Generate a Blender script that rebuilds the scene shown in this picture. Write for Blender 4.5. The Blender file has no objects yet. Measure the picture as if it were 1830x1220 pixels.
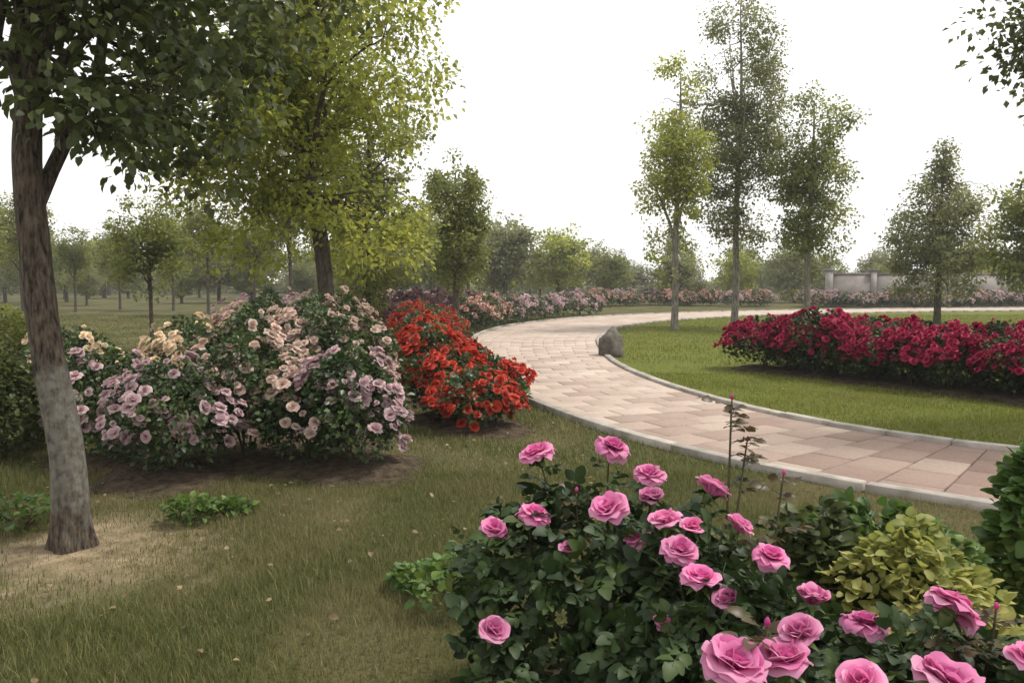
import bpy, math, random
import numpy as np
from mathutils import Vector, Matrix, noise
R=math.radians
sc=bpy.context.scene
# ---------------------------------------------------------------- camera, sky, sun, exposure
CAMZ=1.6; PITCH=4.2; LENS=28.0
cd=bpy.data.cameras.new('camera'); cam=bpy.data.objects.new('camera',cd); sc.collection.objects.link(cam)
cd.lens=LENS; cd.sensor_width=36; cd.clip_end=3000; cd.clip_start=.05
cam.location=(0,0,CAMZ); cam.rotation_euler=(R(90-PITCH),0,0); sc.camera=cam
w=bpy.data.worlds.new('World'); sc.world=w; w.use_nodes=True
nt=w.node_tree; bg=nt.nodes['Background']
SUN_EL=60; SUN_AZ=75       # sun high on the right
sk=nt.nodes.new('ShaderNodeTexSky'); sk.sky_type='NISHITA'; sk.sun_disc=False
sk.sun_elevation=R(SUN_EL); sk.sun_rotation=R(SUN_AZ); sk.dust_density=6; sk.air_density=1.5
# an even white overcast veil over the clear sky
mx=nt.nodes.new('ShaderNodeMix'); mx.data_type='RGBA'; mx.inputs[0].default_value=.9
mx.inputs[7].default_value=(9.6,9.5,9.35,1)
nt.links.new(sk.outputs[0],mx.inputs[6]); nt.links.new(mx.outputs[2],bg.inputs[0]); bg.inputs[1].default_value=.1
sl=bpy.data.lights.new('sun','SUN'); so=bpy.data.objects.new('sun',sl); sc.collection.objects.link(so)
sl.energy=2.4; sl.angle=R(12); sl.color=(1,.95,.87)
so.rotation_euler=(R(90-SUN_EL),0,R(180-SUN_AZ))
vs=sc.view_settings; vs.view_transform='Standard'; vs.look='None'; vs.exposure=0.6; vs.gamma=1
rng=np.random.default_rng(7); rnd=random.Random(11)
F=1830*LENS/36
CM=cam.rotation_euler.to_matrix()
def at(px,py,d):
    v=CM@Vector(((px-915)/F,-(py-610)/F,-1)); return Vector((0,0,CAMZ))+v*(d/v.y)
def gx(px,d): return (px-915)/F*d
# ---------------------------------------------------------------- materials
def N(nt,t,**k):
    n=nt.nodes.new(t)
    for a,b in k.items(): setattr(n,a,b)
    return n
def base_mat(name,rough=.8,spec=.3):
    m=bpy.data.materials.new(name); m.use_nodes=True; t=m.node_tree; b=t.nodes['Principled BSDF']
    b.inputs['Roughness'].default_value=rough; b.inputs['Specular IOR Level'].default_value=spec
    return m,t,b
def ramp(t,fac,stops):
    r=N(t,'ShaderNodeValToRGB'); e=r.color_ramp.elements
    while len(e)<len(stops): e.new(.5)
    for i,(p,c) in enumerate(stops): e[i].position=p; e[i].color=(*c,1)
    t.links.new(fac,r.inputs[0]); return r.outputs[0]
def noisef(t,scale,detail=4,coord='Object',dist=0):
    tc=N(t,'ShaderNodeTexCoord'); n=N(t,'ShaderNodeTexNoise'); n.inputs['Scale'].default_value=scale; n.inputs['Detail'].default_value=detail; n.inputs['Distortion'].default_value=dist
    t.links.new(tc.outputs[coord],n.inputs['Vector']); return n.outputs['Fac']
def attr(t,name='var'):
    a=N(t,'ShaderNodeAttribute'); a.attribute_name=name; return a.outputs['Fac']
def mixc(t,f,a,b,mode='MIX'):
    m=N(t,'ShaderNodeMix',data_type='RGBA',blend_type=mode)
    for i,v in ((0,f),(6,a),(7,b)):
        if isinstance(v,(int,float)): m.inputs[i].default_value=v
        elif isinstance(v,tuple): m.inputs[i].default_value=(*v,1)
        else: t.links.new(v,m.inputs[i])
    return m.outputs[2]
def bump(t,b,h,s,d):
    n=N(t,'ShaderNodeBump'); n.inputs['Strength'].default_value=s; n.inputs['Distance'].default_value=d
    t.links.new(h,n.inputs['Height']); t.links.new(n.outputs[0],b.inputs['Normal'])
def leaf_mat(name,dark,mid,light,trans=.35,rough=.5,spec=.35):
    m,t,b=base_mat(name,rough,spec)
    col=ramp(t,attr(t),[(0,dark),(.55,mid),(1,light)])
    t.links.new(col,b.inputs['Base Color'])
    tr=N(t,'ShaderNodeBsdfTranslucent'); hs=N(t,'ShaderNodeHueSaturation'); hs.inputs['Value'].default_value=1.35; hs.inputs['Hue'].default_value=.485
    t.links.new(col,hs.inputs['Color']); t.links.new(hs.outputs[0],tr.inputs[0])
    ms=N(t,'ShaderNodeMixShader'); ms.inputs[0].default_value=trans
    t.links.new(b.outputs[0],ms.inputs[1]); t.links.new(tr.outputs[0],ms.inputs[2])
    t.links.new(ms.outputs[0],t.nodes['Material Output'].inputs[0]); return m
def petal_mat(name,deep,mid,pale,trans=.42):
    m,t,b=base_mat(name,.55,.2)
    col=ramp(t,attr(t),[(0,deep),(.5,mid),(1,pale)])
    oi=N(t,'ShaderNodeObjectInfo'); hs=N(t,'ShaderNodeHueSaturation')
    mr=N(t,'ShaderNodeMapRange'); mr.inputs['To Min'].default_value=.8; mr.inputs['To Max'].default_value=1.15
    t.links.new(oi.outputs['Random'],mr.inputs[0]); t.links.new(mr.outputs[0],hs.inputs['Value']); t.links.new(col,hs.inputs['Color'])
    t.links.new(hs.outputs[0],b.inputs['Base Color'])
    tr=N(t,'ShaderNodeBsdfTranslucent'); t.links.new(hs.outputs[0],tr.inputs[0])
    ms=N(t,'ShaderNodeMixShader'); ms.inputs[0].default_value=trans
    t.links.new(b.outputs[0],ms.inputs[1]); t.links.new(tr.outputs[0],ms.inputs[2])
    t.links.new(ms.outputs[0],t.nodes['Material Output'].inputs[0]); return m
def bark_mat(name,a,b_,scale=9,wash=False):
    m,t,b=base_mat(name,.9,.2)
    tc=N(t,'ShaderNodeTexCoord'); mp=N(t,'ShaderNodeMapping'); mp.inputs['Scale'].default_value=(1,1,.22)
    t.links.new(tc.outputs['Object'],mp.inputs[0])
    n=N(t,'ShaderNodeTexNoise'); n.inputs['Scale'].default_value=scale*3; n.inputs['Detail'].default_value=8; n.inputs['Roughness'].default_value=.65; t.links.new(mp.outputs[0],n.inputs['Vector'])
    col=ramp(t,n.outputs['Fac'],[(.36,a),(.66,b_)])
    if wash:   # worn lime wash on the lower trunk
        sx=N(t,'ShaderNodeSeparateXYZ'); t.links.new(tc.outputs['Object'],sx.inputs[0])
        n2=noisef(t,7,6); 
        ad=N(t,'ShaderNodeMath',operation='MULTIPLY_ADD'); t.links.new(n2,ad.inputs[0]); ad.inputs[1].default_value=.9; t.links.new(sx.outputs[2],ad.inputs[2])
        f1=N(t,'ShaderNodeMapRange'); f1.inputs[1].default_value=1.5; f1.inputs[2].default_value=1.66; f1.inputs[3].default_value=1; f1.inputs[4].default_value=0; t.links.new(ad.outputs[0],f1.inputs[0])
        n3=noisef(t,22,7); f2=N(t,'ShaderNodeMapRange'); f2.inputs[1].default_value=.36; f2.inputs[2].default_value=.62; f2.inputs[3].default_value=.2; f2.inputs[4].default_value=.8; t.links.new(n3,f2.inputs[0])
        f3=N(t,'ShaderNodeMapRange'); f3.inputs[1].default_value=.55; f3.inputs[2].default_value=.8; t.links.new(ad.outputs[0],f3.inputs[0])
        mu=N(t,'ShaderNodeMath',operation='MULTIPLY'); t.links.new(f1.outputs[0],mu.inputs[0]); t.links.new(f2.outputs[0],mu.inputs[1])
        mu2=N(t,'ShaderNodeMath',operation='MULTIPLY'); t.links.new(mu.outputs[0],mu2.inputs[0]); t.links.new(f3.outputs[0],mu2.inputs[1])
        col=mixc(t,mu2.outputs[0],col,(.25,.24,.205))
    t.links.new(col,b.inputs['Base Color']); bump(t,b,n.outputs['Fac'],1,.035); return m
M={}
M['leaf_rose']=leaf_mat('rose leaf',(.020,.040,.014),(.045,.080,.022),(.10,.15,.035),.25,.42,.45)
M['leaf_red']=leaf_mat('young rose leaf',(.035,.028,.014),(.07,.05,.022),(.11,.09,.03),.3,.4,.3)
M['leaf_rose_dark']=leaf_mat('dark rose leaf',(.012,.024,.009),(.028,.05,.014),(.075,.11,.028),.2,.5,.25)
M['leaf_green']=leaf_mat('shrub leaf',(.03,.06,.012),(.06,.12,.02),(.12,.18,.03),.3)
M['leaf_lime']=leaf_mat('lime leaf',(.10,.14,.025),(.26,.28,.07),(.45,.43,.16),.5)
M['leaf_dark']=leaf_mat('dark leaf',(.035,.05,.018),(.068,.09,.028),(.125,.15,.045),.38)
M['leaf_olive']=leaf_mat('olive leaf',(.09,.115,.028),(.16,.19,.045),(.26,.28,.07),.5)
M['leaf_bright']=leaf_mat('bright leaf',(.14,.17,.028),(.25,.29,.05),(.37,.39,.08),.58)
M['leaf_far']=leaf_mat('far leaf',(.11,.125,.05),(.17,.19,.075),(.25,.265,.10),.5)
M['leaf_purple']=leaf_mat('purple leaf',(.03,.014,.018),(.075,.032,.036),(.13,.06,.055),.25)
M['bark']=bark_mat('bark',(.035,.027,.02),(.14,.115,.09),9)
M['bark_wash']=bark_mat('bark with worn lime wash',(.018,.013,.01),(.17,.135,.10),15,True)
M['bark_pale']=bark_mat('pale bark',(.09,.08,.065),(.27,.25,.21),7)
M['cane']=bark_mat('cane',(.05,.06,.025),(.13,.10,.05),20)
M['sepal']=leaf_mat('sepal',(.05,.08,.02),(.08,.12,.03),(.12,.17,.04),.15)
M['p_pink']=petal_mat('pink petal',(.48,.035,.21),(.66,.13,.36),(.80,.38,.56))
M['p_mauve']=petal_mat('mauve petal',(.44,.25,.28),(.58,.41,.43),(.68,.55,.55))
M['p_blush']=petal_mat('blush petal',(.52,.35,.28),(.66,.50,.42),(.74,.62,.53))
M['p_peach']=petal_mat('peach petal',(.68,.48,.28),(.80,.64,.44),(.84,.74,.58))
M['p_orange']=petal_mat('orange red petal',(.40,.03,.02),(.52,.055,.032),(.62,.11,.065),.4)
M['p_crimson']=petal_mat('crimson petal',(.20,.006,.032),(.33,.012,.06),(.45,.035,.095),.4)
M['p_rust']=petal_mat('rust petal',(.42,.2,.16),(.56,.33,.26),(.66,.46,.38),.2)
# lawn / soil / paving
m,t,b=base_mat('lawn ground',.95,.1)
c1=ramp(t,noisef(t,.55,5,dist=.6),[(.36,(.06,.068,.022)),(.5,(.10,.095,.038)),(.66,(.17,.14,.075))])
c2=mixc(t,noisef(t,38,6),c1,(.055,.055,.02))
tc=N(t,'ShaderNodeTexCoord'); vd=N(t,'ShaderNodeVectorMath',operation='DISTANCE'); t.links.new(tc.outputs['Object'],vd.inputs[0]); vd.inputs[1].default_value=(-2.75,4.7,0)
nz=N(t,'ShaderNodeMath',operation='MULTIPLY_ADD'); t.links.new(noisef(t,2.2,8),nz.inputs[0]); nz.inputs[1].default_value=1.5; t.links.new(vd.outputs['Value'],nz.inputs[2])
mr=N(t,'ShaderNodeMapRange'); mr.inputs[1].default_value=1.0; mr.inputs[2].default_value=1.95; mr.inputs[3].default_value=1; mr.inputs[4].default_value=0; t.links.new(nz.outputs[0],mr.inputs[0])
c2=mixc(t,mr.outputs[0],c2,ramp(t,noisef(t,9,9),[(.3,(.17,.13,.08)),(.7,(.36,.28,.18))]))
t.links.new(c2,b.inputs['Base Color']); bump(t,b,noisef(t,40,8),.9,.04); M['ground']=m
m,t,b=base_mat('bed soil',.97,.1)
c1=ramp(t,noisef(t,14,8),[(.3,(.030,.022,.015)),(.7,(.105,.078,.052))]); t.links.new(c1,b.inputs['Base Color']); bump(t,b,noisef(t,22,8),1,.06); M['soil']=m
m,t,b=base_mat('lawn turf',.95,.1)
t.links.new(mixc(t,noisef(t,30,6),mixc(t,noisef(t,.8,5),(.10,.12,.02),(.18,.19,.04)),(.07,.085,.016)),b.inputs['Base Color']); bump(t,b,noisef(t,60,6),.7,.03); M['turf']=m
m,t,b=base_mat('bare earth',.97,.1)
t.links.new(ramp(t,noisef(t,9,9),[(.3,(.13,.10,.06)),(.7,(.30,.235,.15))]),b.inputs['Base Color']); bump(t,b,noisef(t,40,8),.8,.02); M['bare']=m
def grass_mat(name,stops,dry):
    m,t,b=base_mat(name,.6,.25)
    col=ramp(t,attr(t),stops)
    g=N(t,'ShaderNodeNewGeometry'); n=N(t,'ShaderNodeTexNoise'); n.inputs['Scale'].default_value=.55; n.inputs['Detail'].default_value=5; n.inputs['Distortion'].default_value=.6
    t.links.new(g.outputs['Position'],n.inputs['Vector'])
    mr=N(t,'ShaderNodeMapRange'); mr.inputs[1].default_value=.47; mr.inputs[2].default_value=.66; mr.inputs[4].default_value=dry; t.links.new(n.outputs['Fac'],mr.inputs[0])
    col=mixc(t,mr.outputs[0],col,(.26,.21,.105)); t.links.new(col,b.inputs['Base Color'])
    tr=N(t,'ShaderNodeBsdfTranslucent'); t.links.new(col,tr.inputs[0]); ms=N(t,'ShaderNodeMixShader'); ms.inputs[0].default_value=.35
    t.links.new(b.outputs[0],ms.inputs[1]); t.links.new(tr.outputs[0],ms.inputs[2]); t.links.new(ms.outputs[0],t.nodes['Material Output'].inputs[0]); return m
M['grass']=grass_mat('grass blades',[(0,(.065,.075,.02)),(.5,(.115,.13,.036)),(.85,(.19,.18,.06)),(1,(.30,.25,.13))],.5)
M['grass_bright']=grass_mat('bright lawn blades',[(0,(.10,.125,.016)),(.5,(.17,.195,.028)),(.9,(.25,.25,.05)),(1,(.34,.30,.12))],.3)
m,t,b=base_mat('paving slab',.85,.25)
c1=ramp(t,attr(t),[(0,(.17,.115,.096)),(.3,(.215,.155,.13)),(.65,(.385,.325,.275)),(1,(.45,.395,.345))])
n1=noisef(t,1.1,6); c2=mixc(t,ramp(t,n1,[(.4,(0,0,0)),(.7,(.55,.55,.55))]),c1,(.24,.19,.155))
n2=noisef(t,45,8); c3=mixc(t,.35,c2,ramp(t,n2,[(.25,(.28,.23,.2)),(.75,(.75,.66,.6))]),'OVERLAY')
t.links.new(c3,b.inputs['Base Color']); bump(t,b,n2,.35,.004); M['slab']=m
m,t,b=base_mat('mortar',.95,.1); t.links.new(ramp(t,noisef(t,20,6),[(.3,(.10,.085,.065)),(.7,(.23,.19,.15))]),b.inputs['Base Color']); M['mortar']=m
m,t,b=base_mat('kerb stone',.85,.25); c1=mixc(t,attr(t),(.27,.245,.22),(.40,.36,.32)); t.links.new(mixc(t,ramp(t,noisef(t,6,7),[(.4,(0,0,0)),(.75,(.7,.7,.7))]),c1,(.14,.13,.09)),b.inputs['Base Color']); bump(t,b,noisef(t,50,6),.4,.004); M['kerb']=m
m,t,b=base_mat('boulder',.9,.2); t.links.new(ramp(t,noisef(t,5,9),[(.3,(.06,.055,.045)),(.6,(.14,.125,.105)),(.8,(.22,.2,.17))]),b.inputs['Base Color']); bump(t,b,noisef(t,12,9),.8,.05); M['rock']=m
m,t,b=base_mat('wall render',.9,.2); t.links.new(ramp(t,noisef(t,.9,8),[(.3,(.2,.18,.165)),(.5,(.29,.265,.24)),(.7,(.36,.325,.295))]),b.inputs['Base Color']); M['wall']=m
m,t,b=base_mat('wall coping',.9,.2); t.links.new(ramp(t,noisef(t,2,6),[(.3,(.12,.11,.105)),(.7,(.2,.185,.17))]),b.inputs['Base Color']); M['coping']=m
M['dry']=leaf_mat('fallen leaf',(.09,.055,.025),(.20,.14,.07),(.34,.26,.14),.15)
# ---------------------------------------------------------------- mesh collector
class MB:
    def __init__(s): s.V=[]; s.F=[]; s.A=[]; s.n=0
    def add(s,V,Fs,var=.5):
        V=np.asarray(V,float).reshape(-1,3); s.V.append(V)
        s.A.append(np.broadcast_to(np.asarray(var,float),(len(V),)).copy())
        for f in (Fs if isinstance(Fs,list) else [Fs]): s.F.append(np.asarray(f,int)+s.n)
        s.n+=len(V); return s
    def inst(s,T,fr,pos,scale,var):
        # T=(verts,[faces..],shade)  fr (N,3,3) columns = axes
        V0,Fs,sh=T; n=len(pos); k=len(V0)
        V=np.einsum('nij,kj->nki',fr,V0)*np.asarray(scale).reshape(-1,1,1)+np.asarray(pos)[:,None,:]
        off=(np.arange(n)*k)[:,None,None]
        s.V.append(V.reshape(-1,3)); s.A.append(np.clip(np.asarray(var)[:,None]+sh[None,:],0,1).reshape(-1))
        for f in Fs: s.F.append((f[None]+off).reshape(-1,f.shape[1])+s.n)
        s.n+=n*k; return s
    def tube(s,P,rad,sides=6,var=.5,cap=True):
        P=np.asarray(P,float); rad=np.asarray(rad,float); n=len(P)
        T=np.gradient(P,axis=0); T/=np.linalg.norm(T,axis=1)[:,None]+1e-9
        ref=np.array([1,0,0]) if abs(T[0][0])<.7 else np.array([0,1,0])
        u=np.cross(T,ref); u/=np.linalg.norm(u,axis=1)[:,None]+1e-9; v=np.cross(T,u)
        a=np.arange(sides)/sides*2*np.pi
        V=P[:,None,:]+rad[:,None,None]*(np.cos(a)[None,:,None]*u[:,None,:]+np.sin(a)[None,:,None]*v[:,None,:])
        i=np.arange(n-1)[:,None]*sides; j=np.arange(sides)[None,:]; j2=(j+1)%sides
        Q=np.stack([i+j,i+j2,i+sides+j2,i+sides+j],-1).reshape(-1,4)
        fs=[Q]
        if cap: fs.append(np.array([list(range((n-1)*sides,n*sides))]))
        return s.add(V.reshape(-1,3),fs,var)
    def mesh(s,name,m,smooth=False):
        me=bpy.data.meshes.new(name); V=np.concatenate(s.V); me.vertices.add(len(V)); me.vertices.foreach_set('co',V.ravel().astype(np.float32))
        tot=np.concatenate([np.full(len(f),f.shape[1]) for f in s.F]); idx=np.concatenate([f.ravel() for f in s.F])
        me.loops.add(len(idx)); me.loops.foreach_set('vertex_index',idx.astype(np.int32))
        me.polygons.add(len(tot)); st=np.concatenate([[0],np.cumsum(tot)[:-1]]); me.polygons.foreach_set('loop_start',st.astype(np.int32))
        if smooth: me.polygons.foreach_set('use_smooth',np.ones(len(tot),bool))
        a=me.attributes.new('var','FLOAT','POINT'); a.data.foreach_set('value',np.concatenate(s.A).astype(np.float32))
        me.update(calc_edges=True); me.materials.append(m); return me
C=sc.collection
def link(name,me,parent=None,loc=None,mw=None):
    o=bpy.data.objects.new(name,me); C.objects.link(o); o.parent=parent
    if loc is not None: o.location=loc
    if mw is not None: o.matrix_local=mw
    return o
def tag(o,label,cat,group=None):
    o['label']=label; o['category']=cat
    if group: o['group']=group
    return o
def root(name,loc,label,cat,group=None,rz=0,s=1):
    o=link(name,None,None,loc); o.rotation_euler.z=rz; o.scale=(s,s,s); o.empty_display_size=.2; return tag(o,label,cat,group)
def stuff(o): o['kind']='stuff'; return o
def copy_tree(o,parent=None):
    c=o.copy(); C.objects.link(c); c.parent=parent
    for ch in o.children: copy_tree(ch,c)
    return c
def unit(v): return v/(np.linalg.norm(v,axis=-1,keepdims=True)+1e-9)
def frames(d,n):
    d=unit(d); x=unit(np.cross(d,n)); z=np.cross(x,d); return np.stack([x,d,z],-1)   # columns: side, axis, normal
# ---------------------------------------------------------------- templates
def leaf_T(w=.36,fold=.12,droop=.12):      # ovate folded leaf, unit length along +y
    ys=[0,.28,.62,1]; hw=[0,w,.8*w,0]; z=[0,.02,0,-droop]
    V=[[0,0,0],[0,.28,.02],[0,.62,.0],[0,1,-droop]]
    V+=[[-w,.3,fold],[-.8*w,.65,fold*.7-.02],[w,.3,fold],[.8*w,.65,fold*.7-.02]]
    V=np.array(V,float)
    T=np.array([[0,1,4],[0,6,1],[2,3,5],[2,7,3]]); Q=np.array([[1,2,5,4],[1,6,7,2]])
    return V,[T,Q],np.array([-.05,-.05,-.05,.02,.05,.05,.05,.05])
def leaf_F(w=.33,fold=.10,droop=.16):     # finer ovate leaf with a toothed edge, unit length along +y
    ys=[0,.12,.30,.5,.7,.86,1]; hw=[0,.62,.96,1,.78,.46,0]; mid=[(0,y,.03*math.sin(y*3)-droop*y*y) for y in ys]; V=list(mid); nL=[]
    for sd in (-1,1):
        for i in range(1,6): V.append((sd*w*hw[i],ys[i]+(.035 if i%2 else -.01),mid[i][2]+fold*hw[i]-(.03 if i%2 else 0)))
    T=[];Q=[]
    for k,o in ((0,7),(1,12)):
        a=[[0,1,o]]+[[5,6,o+4]]; q=[[i,i+1,o+i,o+i-1] for i in range(1,5)]
        T+=[x if k==0 else x[::-1] for x in a]; Q+=[x if k==0 else x[::-1] for x in q]
    return np.array(V,float),[np.array(T),np.array(Q)],np.array([.10]*7+[0.]*10)
LEAF=leaf_T(); LEAFN=leaf_F(.36,.12,.2)
RH=(np.array([[0,0,0],[-.36,.45,.1],[0,1,-.1],[.36,.45,.1]],float),[np.array([[0,2,1],[0,3,2]])],np.array([-.04,.03,.05,.03]))
RHN=(np.array([[0,0,0],[-.24,.5,.06],[0,1,-.15],[.24,.5,.06]],float),[np.array([[0,2,1],[0,3,2]])],np.array([-.04,.03,.05,.03]))
def compound(seed):      # five-leaflet rose leaf, about unit length
    r=np.random.default_rng(seed); mb=MB()
    pos=[];d=[];s=[]
    for (y,a,L) in ((.30,62,.34),(.30,-62,.34),(.56,55,.40),(.56,-55,.40),(.62,0,.46)):
        a=math.radians(a+r.normal(0,7)); pos.append((0,y,-.10*y*y)); d.append((math.sin(a),math.cos(a),r.normal(-.15,.15))); s.append(L*r.uniform(.85,1.1))
    d=np.array(d); n=np.array([[0,0,1.]]*5)+r.normal(0,.2,(5,3))
    mb.inst(leaf_F(.34,.10,.18),frames(d,n),np.array(pos),s,r.uniform(-.08,.08,5))
    mb.tube([(0,0,0),(0,.35,-.012),(0,.65,-.05)],[.016,.012,.008],3,0,False)
    V=np.concatenate(mb.V); A=np.concatenate(mb.A)
    T=np.concatenate([f for f in mb.F if f.shape[1]==3]); Q=np.concatenate([f for f in mb.F if f.shape[1]==4])
    return V,[T,Q],A
COMP=[compound(i) for i in range(5)]
def bloom_mesh(name,m,seed,openness=1.0,gu=5,gv=4,rings=((4,.36,3),(5,.50,9),(6,.64,18),(6,.78,30),(7,.92,45),(7,1.02,62),(8,1.06,82))):
    r=np.random.default_rng(seed); mb=MB()
    for k,(cnt,size,tilt) in enumerate(rings):
        for i in range(cnt):
            az=(i+.5*(k%2))/cnt*2*np.pi+r.normal(0,.14); L=size*r.uniform(.88,1.1); W=L*r.uniform(.52,.64) if k else L*.55
            fk=k/(len(rings)-1); t0=math.radians(tilt*openness+r.normal(0,8)); curl=math.radians(r.uniform(5,60)*fk*1.2-16)
            ruf=r.uniform(.02,.10); ph=r.uniform(0,6)
            v=np.linspace(0,1,gv); u=np.linspace(-1,1,gu)
            ang=t0*.35+(t0*.9+curl)*v**1.3
            dr=np.concatenate([[0],np.cumsum(np.sin(ang[1:]))])/(gv-1)*L; dz=np.concatenate([[0],np.cumsum(np.cos(ang[1:]))])/(gv-1)*L
            wid=W*np.array([.28+.95*math.sin(min(1,x*1.25)*math.pi/2)-.42*x**5 for x in v])
            UU,VV=np.meshgrid(u,v); rr=dr[:,None]+.06*L+.0*UU
            cup=.30*L*(1-.5*k/len(rings))
            x=UU*wid[:,None]; y=rr-cup*UU**2*np.sin(np.minimum(1,VV+.15)*np.pi/2)*.8*np.cos(t0*.8); z=dz[:,None]+cup*UU**2*.45*np.sin(t0)+ruf*L*np.sin(UU*4+ph)*VV**2-.10*L*(np.abs(UU)**3)*VV**3
            ca,sa=math.cos(az),math.sin(az)
            P=np.stack([x*ca+y*sa,-x*sa+y*ca,z],-1).reshape(-1,3)
            i0=(np.arange(gv-1)[:,None]*gu+np.arange(gu-1)[None]).reshape(-1)
            Q=np.stack([i0,i0+1,i0+gu+1,i0+gu],-1)
            mb.add(P,Q,np.clip((.05+.75*k/len(rings)+r.normal(0,.08))+(VV**1.5*.25).reshape(-1),0,1))
    me=mb.mesh(name,m,True); 
    for v in (): pass
    return me
def norm_mesh(me,rad):     # scale so that the flower's radius is rad
    n=len(me.vertices); a=np.empty(n*3,np.float32); me.vertices.foreach_get('co',a); a=a.reshape(-1,3)
    s=rad/np.percentile(np.hypot(a[:,0],a[:,1]),97); a*=s; a[:,2]-=.2*rad; me.vertices.foreach_set('co',a.ravel()); me.update(); return me
LOW=((4,.55,14),(6,.9,42),(7,1.05,74))
def blooms(key,n,low=False,rad=.5):
    out=[]
    for i in range(n):
        if low: me=bloom_mesh('bloom',M[key],i*7+3,rnd.uniform(.8,1.1),3,3,LOW)
        else: me=bloom_mesh('bloom',M[key],i*7+3,(1.0,.82,1.15,.5,1.08,.7,.95,1.2)[i%8],9,8)
        out.append(norm_mesh(me,rad))
    return out
def mesh_T(me):
    n=len(me.vertices); a=np.empty(n*3,np.float32); me.vertices.foreach_get('co',a)
    k=len(me.loops); li=np.empty(k,np.int32); me.loops.foreach_get('vertex_index',li)
    v=np.empty(n,np.float32); me.attributes['var'].data.foreach_get('value',v)
    return a.reshape(-1,3).astype(float),[li.reshape(-1,4)],v.astype(float)
# calyx + sepals below a bloom
mb=MB(); mb.tube([(0,0,-.42),(0,0,-.3),(0,0,-.16),(0,0,-.02)],[.05,.12,.17,.14],7,.4)
d=np.array([[math.cos(a),math.sin(a),-.25] for a in np.arange(5)/5*6.283]); mb.inst(leaf_T(.16,.05,.1),frames(d,np.array([[0,0,1.]]*5)),np.array([[0,0,-.12]]*5),np.full(5,.55),np.full(5,.5))
CALYX=mb.mesh('calyx',M['sepal'],True)
def rot_to(d,spin):
    return Vector(d).to_track_quat('Z','Y').to_matrix().to_4x4()@Matrix.Rotation(spin,4,'Z')
def bud_mesh(m):
    mb=MB(); a=np.linspace(0,1,7); mb.tube([(0,0,z) for z in a*1.0],[.05+.30*math.sin(min(1,x*1.5)*1.6)*(1-x**3)+.01 for x in a],7,.25)
    return mb.mesh('bud',m,True)
BUD=bud_mesh(M['p_pink'])
# ---------------------------------------------------------------- the path (slabs follow the bend)
CTRL=[(16,1.6,1.2),(12,3.1,1.2),(8.6,4.35,1.2),(6.1,5.35,1.2),(4.3,6.25,1.2),(3.0,7.45,1.2),(1.95,9.3,1.22),(1.15,12.0,1.3),(.65,15.3,1.45),(.5,19.0,1.7),(.75,23.5,1.9),(1.9,29,2.1),(5,35.0,2.3),(10,40.0,2.4),(17,44,2.4),(26,47,2.4),(38,49,2.4),(54,50,2.4)]
def spline(P,step=.02):
    P=np.array(P,float); P=np.vstack([2*P[0]-P[1],P,2*P[-1]-P[-2]]); out=[]
    for i in range(1,len(P)-2):
        t=np.linspace(0,1,120,endpoint=False)[:,None]; a,b_,c,d_=P[i-1:i+3]
        out.append(.5*((2*b_)+(-a+c)*t+(2*a-5*b_+4*c-d_)*t**2+(-a+3*b_-3*c+d_)*t**3))
    return np.vstack(out)
SP=spline(CTRL); ds=np.hypot(*np.diff(SP[:,:2],axis=0).T); S=np.concatenate([[0],np.cumsum(ds)]); LEN=S[-1]
def pth(s,off):     # off in -1..1 across (left of travel negative); arrays ok
    s=np.asarray(s,float); x=np.interp(s,S,SP[:,0]); y=np.interp(s,S,SP[:,1]); h=np.interp(s,S,SP[:,2])
    e=.05; tx=np.interp(s+e,S,SP[:,0])-np.interp(s-e,S,SP[:,0]); ty=np.interp(s+e,S,SP[:,1])-np.interp(s-e,S,SP[:,1]); l=np.hypot(tx,ty)+1e-9
    return np.stack([x+ty/l*h*off,y-tx/l*h*off],-1)
def on_path(P,margin=.12):
    out=np.zeros(len(P),bool)
    sub=SP[::8]
    for i in range(0,len(P),20000):
        q=P[i:i+20000]; d=((q[:,None,:2]-sub[None,:,:2])**2).sum(-1); j=d.argmin(1); out[i:i+20000]=np.sqrt(d[np.arange(len(q)),j])<sub[j,2]+margin
    return out
ss=np.arange(0,LEN,.3); mb=MB(); L_=pth(ss,-1.0); R_=pth(ss,1.0); n=len(ss)
V=np.vstack([np.c_[L_,np.full(n,.012)],np.c_[R_,np.full(n,.012)]]); i=np.arange(n-1); mb.add(V,np.stack([i,i+1,n+i+1,n+i],-1)[:,::-1])
path=link('path',mb.mesh('path',M['mortar'])); path['kind']='structure'
def slab_geo(s0,s1,o0,o1,top):
    g=.006
    def q(ins,z):
        a=pth([s0+ins,s0+ins,s1-ins,s1-ins],0); hw=np.interp([s0,s0,s1,s1],S,SP[:,2])
        offs=np.array([o0,o1,o1,o0])+np.array([1,-1,-1,1])*(ins/hw)
        P=np.array([pth(x,o) for x,o in zip([s0+ins,s0+ins,s1-ins,s1-ins],offs)]); return np.c_[P,np.full(4,z)]
    V=np.vstack([q(g,.0),q(g,top-.005),q(g+.006,top)])
    Fq=[[8,9,10,11]]+[[a,(a+1)%4,4+(a+1)%4,4+a] for a in range(4)]+[[4+a,4+(a+1)%4,8+(a+1)%4,8+a] for a in range(4)]
    return V,np.array(Fq)
def norm_fix(me):
    pass
rows=[];s=0
while s<LEN-1: rows.append(s); s+=.40
slabs=[]
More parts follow.
